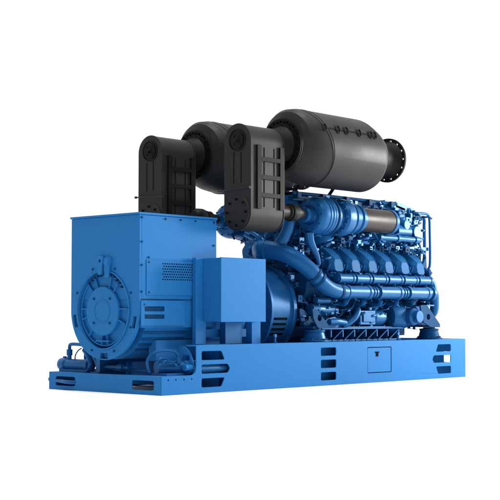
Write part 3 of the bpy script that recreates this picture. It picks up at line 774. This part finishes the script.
# ---------------- silencers
def silencer(mirror):
    y, z = 0.175, 2.505
    r = 0.398
    d = MB()
    X0, X1 = 2.265, 3.235
    prof = [(X1 + .009, r - .13), (X1 + .012, .0)]
    d.lathe([(x, rr) for x, rr in prof], (0, y, z), (1, 0, 0), 72)
    # front hood: full height early at the crown, tapering longer on the flanks
    rows = []
    for t, rs, rr in ((0, .19, .20), (.0, .20, .245), (.08, .215, .290), (.25, .255, .338), (.50, .305, .370), (.80, .360, .388), (1.0, .3925, .3925)):
        row = []
        for k in range(72):
            an = 2 * PI * k / 72; s_ = ((1 + math.sin(an)) / 2) ** 1.8
            xe = X0 + .03 - 0.27 * s_
            q_ = min(1, s_ * 1.6 + max(0.0, -math.sin(an)) ** 0.8)
            rb = rs + (rr - rs) * q_; rb += (0.3925 - rb) * min(1, t * 1.6) * s_ * .8
            row.append(d.bm.verts.new((1.875 + (xe - 1.875) * t, y + rb * math.cos(an), z + rb * math.sin(an))))
        rows.append(row)
    row = []
    for k in range(72):
        an = 2 * PI * k / 72; row.append(d.bm.verts.new((X0 + .034 - 0.27 * ((1 + math.sin(an)) / 2) ** 1.8, y + r * math.cos(an), z + r * math.sin(an))))
    rows.append(row)
    # barrel, then the crown dropping away towards the outlet end
    for t in (0, .5, 1.0):
        row = []
        for k in range(72):
            an = 2 * PI * k / 72; s_ = ((1 + math.sin(an)) / 2) ** 1.5
            xe = X1 - .035 - 0.20 * s_
            row.append(d.bm.verts.new((xe + (X1 + .008 - xe) * t, y + (r - .035 * t * t - .035 * s_ * t) * math.cos(an), z + (r - .035 * t * t - .090 * s_ * t) * math.sin(an))))
        rows.append(row)
    for A, B in zip(rows, rows[1:]):
        for k in range(72):
            j = (k + 1) % 72; d.bm.faces.new((A[k], A[j], B[j], B[k]))
    o = d.build('silencer', BLACK, SET, ang=17, mirror=mirror)
    def flange(x, rad, th, nb, name='flange'):
        f = MB()
        f.plate(circ(y, z, rad, 64), [circ(y + (rad - .032) * math.cos(2 * PI * k / nb), z + (rad - .032) * math.sin(2 * PI * k / nb), .0145, 10) for k in range(nb)], YZ(x), (th, 0, 0))
        f.build(name, BLACKD, o, mirror=mirror)
    flange(1.85, 0.276, 0.022, 16)
    flange(3.690, 0.252, 0.024, 14)
    f = MB(); f.lathe([(X1 + .008, .0), (X1 + .008, .245), (X1 + .08, .205), (3.52, .170), (3.60, .172), (3.66, .195), (3.689, .215), (3.689, 0)], (0, y, z), (1, 0, 0), 56)
    f.build('outlet_neck', BLACKD, o, mirror=mirror)
    f = MB(); f.lathe([(0, .26), (0, .280), (.010, .280), (.010, .26)], (1.874, y, z), (1, 0, 0), 64)
    f.build('flange_ring', BLACK, o, mirror=mirror)
    f = MB(); f.bolts((1.849, y, z), (-1, 0, 0), 0.240, 16, .014, .014, R(11), 6); f.build('flange_bolt', GAP, o, mirror=mirror, split=True)
    # raised hood band over the front cone
    f = MB(); f.lathe([(0, r - .14), (0, r - .085), (.022, r - .085), (.022, r - .14)], (X1 + .004, y, z), (1, 0, 0), 72); f.build('end_band', BLACKD, o, mirror=mirror, split=True)
    # lap seam along the upper side with lifting loops
    f = MB()
    def hp(k):
        an_ = 2 * PI * k / 72
        return (X0 + .036 - 0.20 * ((1 + math.sin(an_)) / 2) ** 1.8, y + (r + .0) * math.cos(an_), z + (r + .0) * math.sin(an_))
    f.tube([hp(k) for k in range(73)], 0.0038, 6, 1); f.build('hood_seam', BLACKD, o, mirror=mirror)
    an = R(27)
    ny, nz = -math.cos(an), math.sin(an)
    M = Matrix.Translation(Vector((0, y + ny * r, z + nz * r))) @ Matrix.Rotation(-(an), 4, 'X')
    f = MB(); f.box(X0 - .04, X1 - .20, -0.007, 0.004, -0.006, 0.006, M); f.build('lap_seam', BLACKD, o, mirror=mirror)
    for x in (2.11, 2.33, 2.47, 2.69, 2.89, 2.96):
        f = MB()
        q = lambda dx, dn, dt: M @ Vector((x + dx, -dn, dt))
        f.tube([q(0, .002, -.042), q(-.014, .006, 0), q(.010, .007, .038), q(.045, .005, .048), q(.058, .006, .008), q(.036, .006, -.038), q(0, .002, -.042)], 0.0065, 8, 4)
        f.build('seam_loop', BLACKD, o, mirror=mirror)
for mir in (False, True): silencer(mir)
# saddle frames that carry the silencers off the engine valley
m = MB()
for x in (2.55, 3.15):
    m.box(x, x + 0.05, 0.60, 1.04, 2.06, 2.10)
    for s_ in (-1, 1):
        m.tube([(x + .025, CY + s_ * 0.20, 2.09), (x + .025, CY + s_ * 0.30, 2.20), (x + .025, CY + s_ * 0.42, 2.21)], 0.02, 8, 1)
m.build('silencer_saddle', BLACKD, SET, bevel=0.002, split=True)
# lifting eye behind the alternator box
m = MB(); m.cyl((1.30, 0.82, 1.16), (1.30, 0.82, 1.80), 0.04, 14); m.lathe([(-.08, 0), (-.08, .06), (-.04, .085), (.04, .085), (.08, .06), (.08, 0)], (1.30, 0.82, 1.76), (1, 0, 0), 18)
m.build('air_breather', BLACKD, SET)
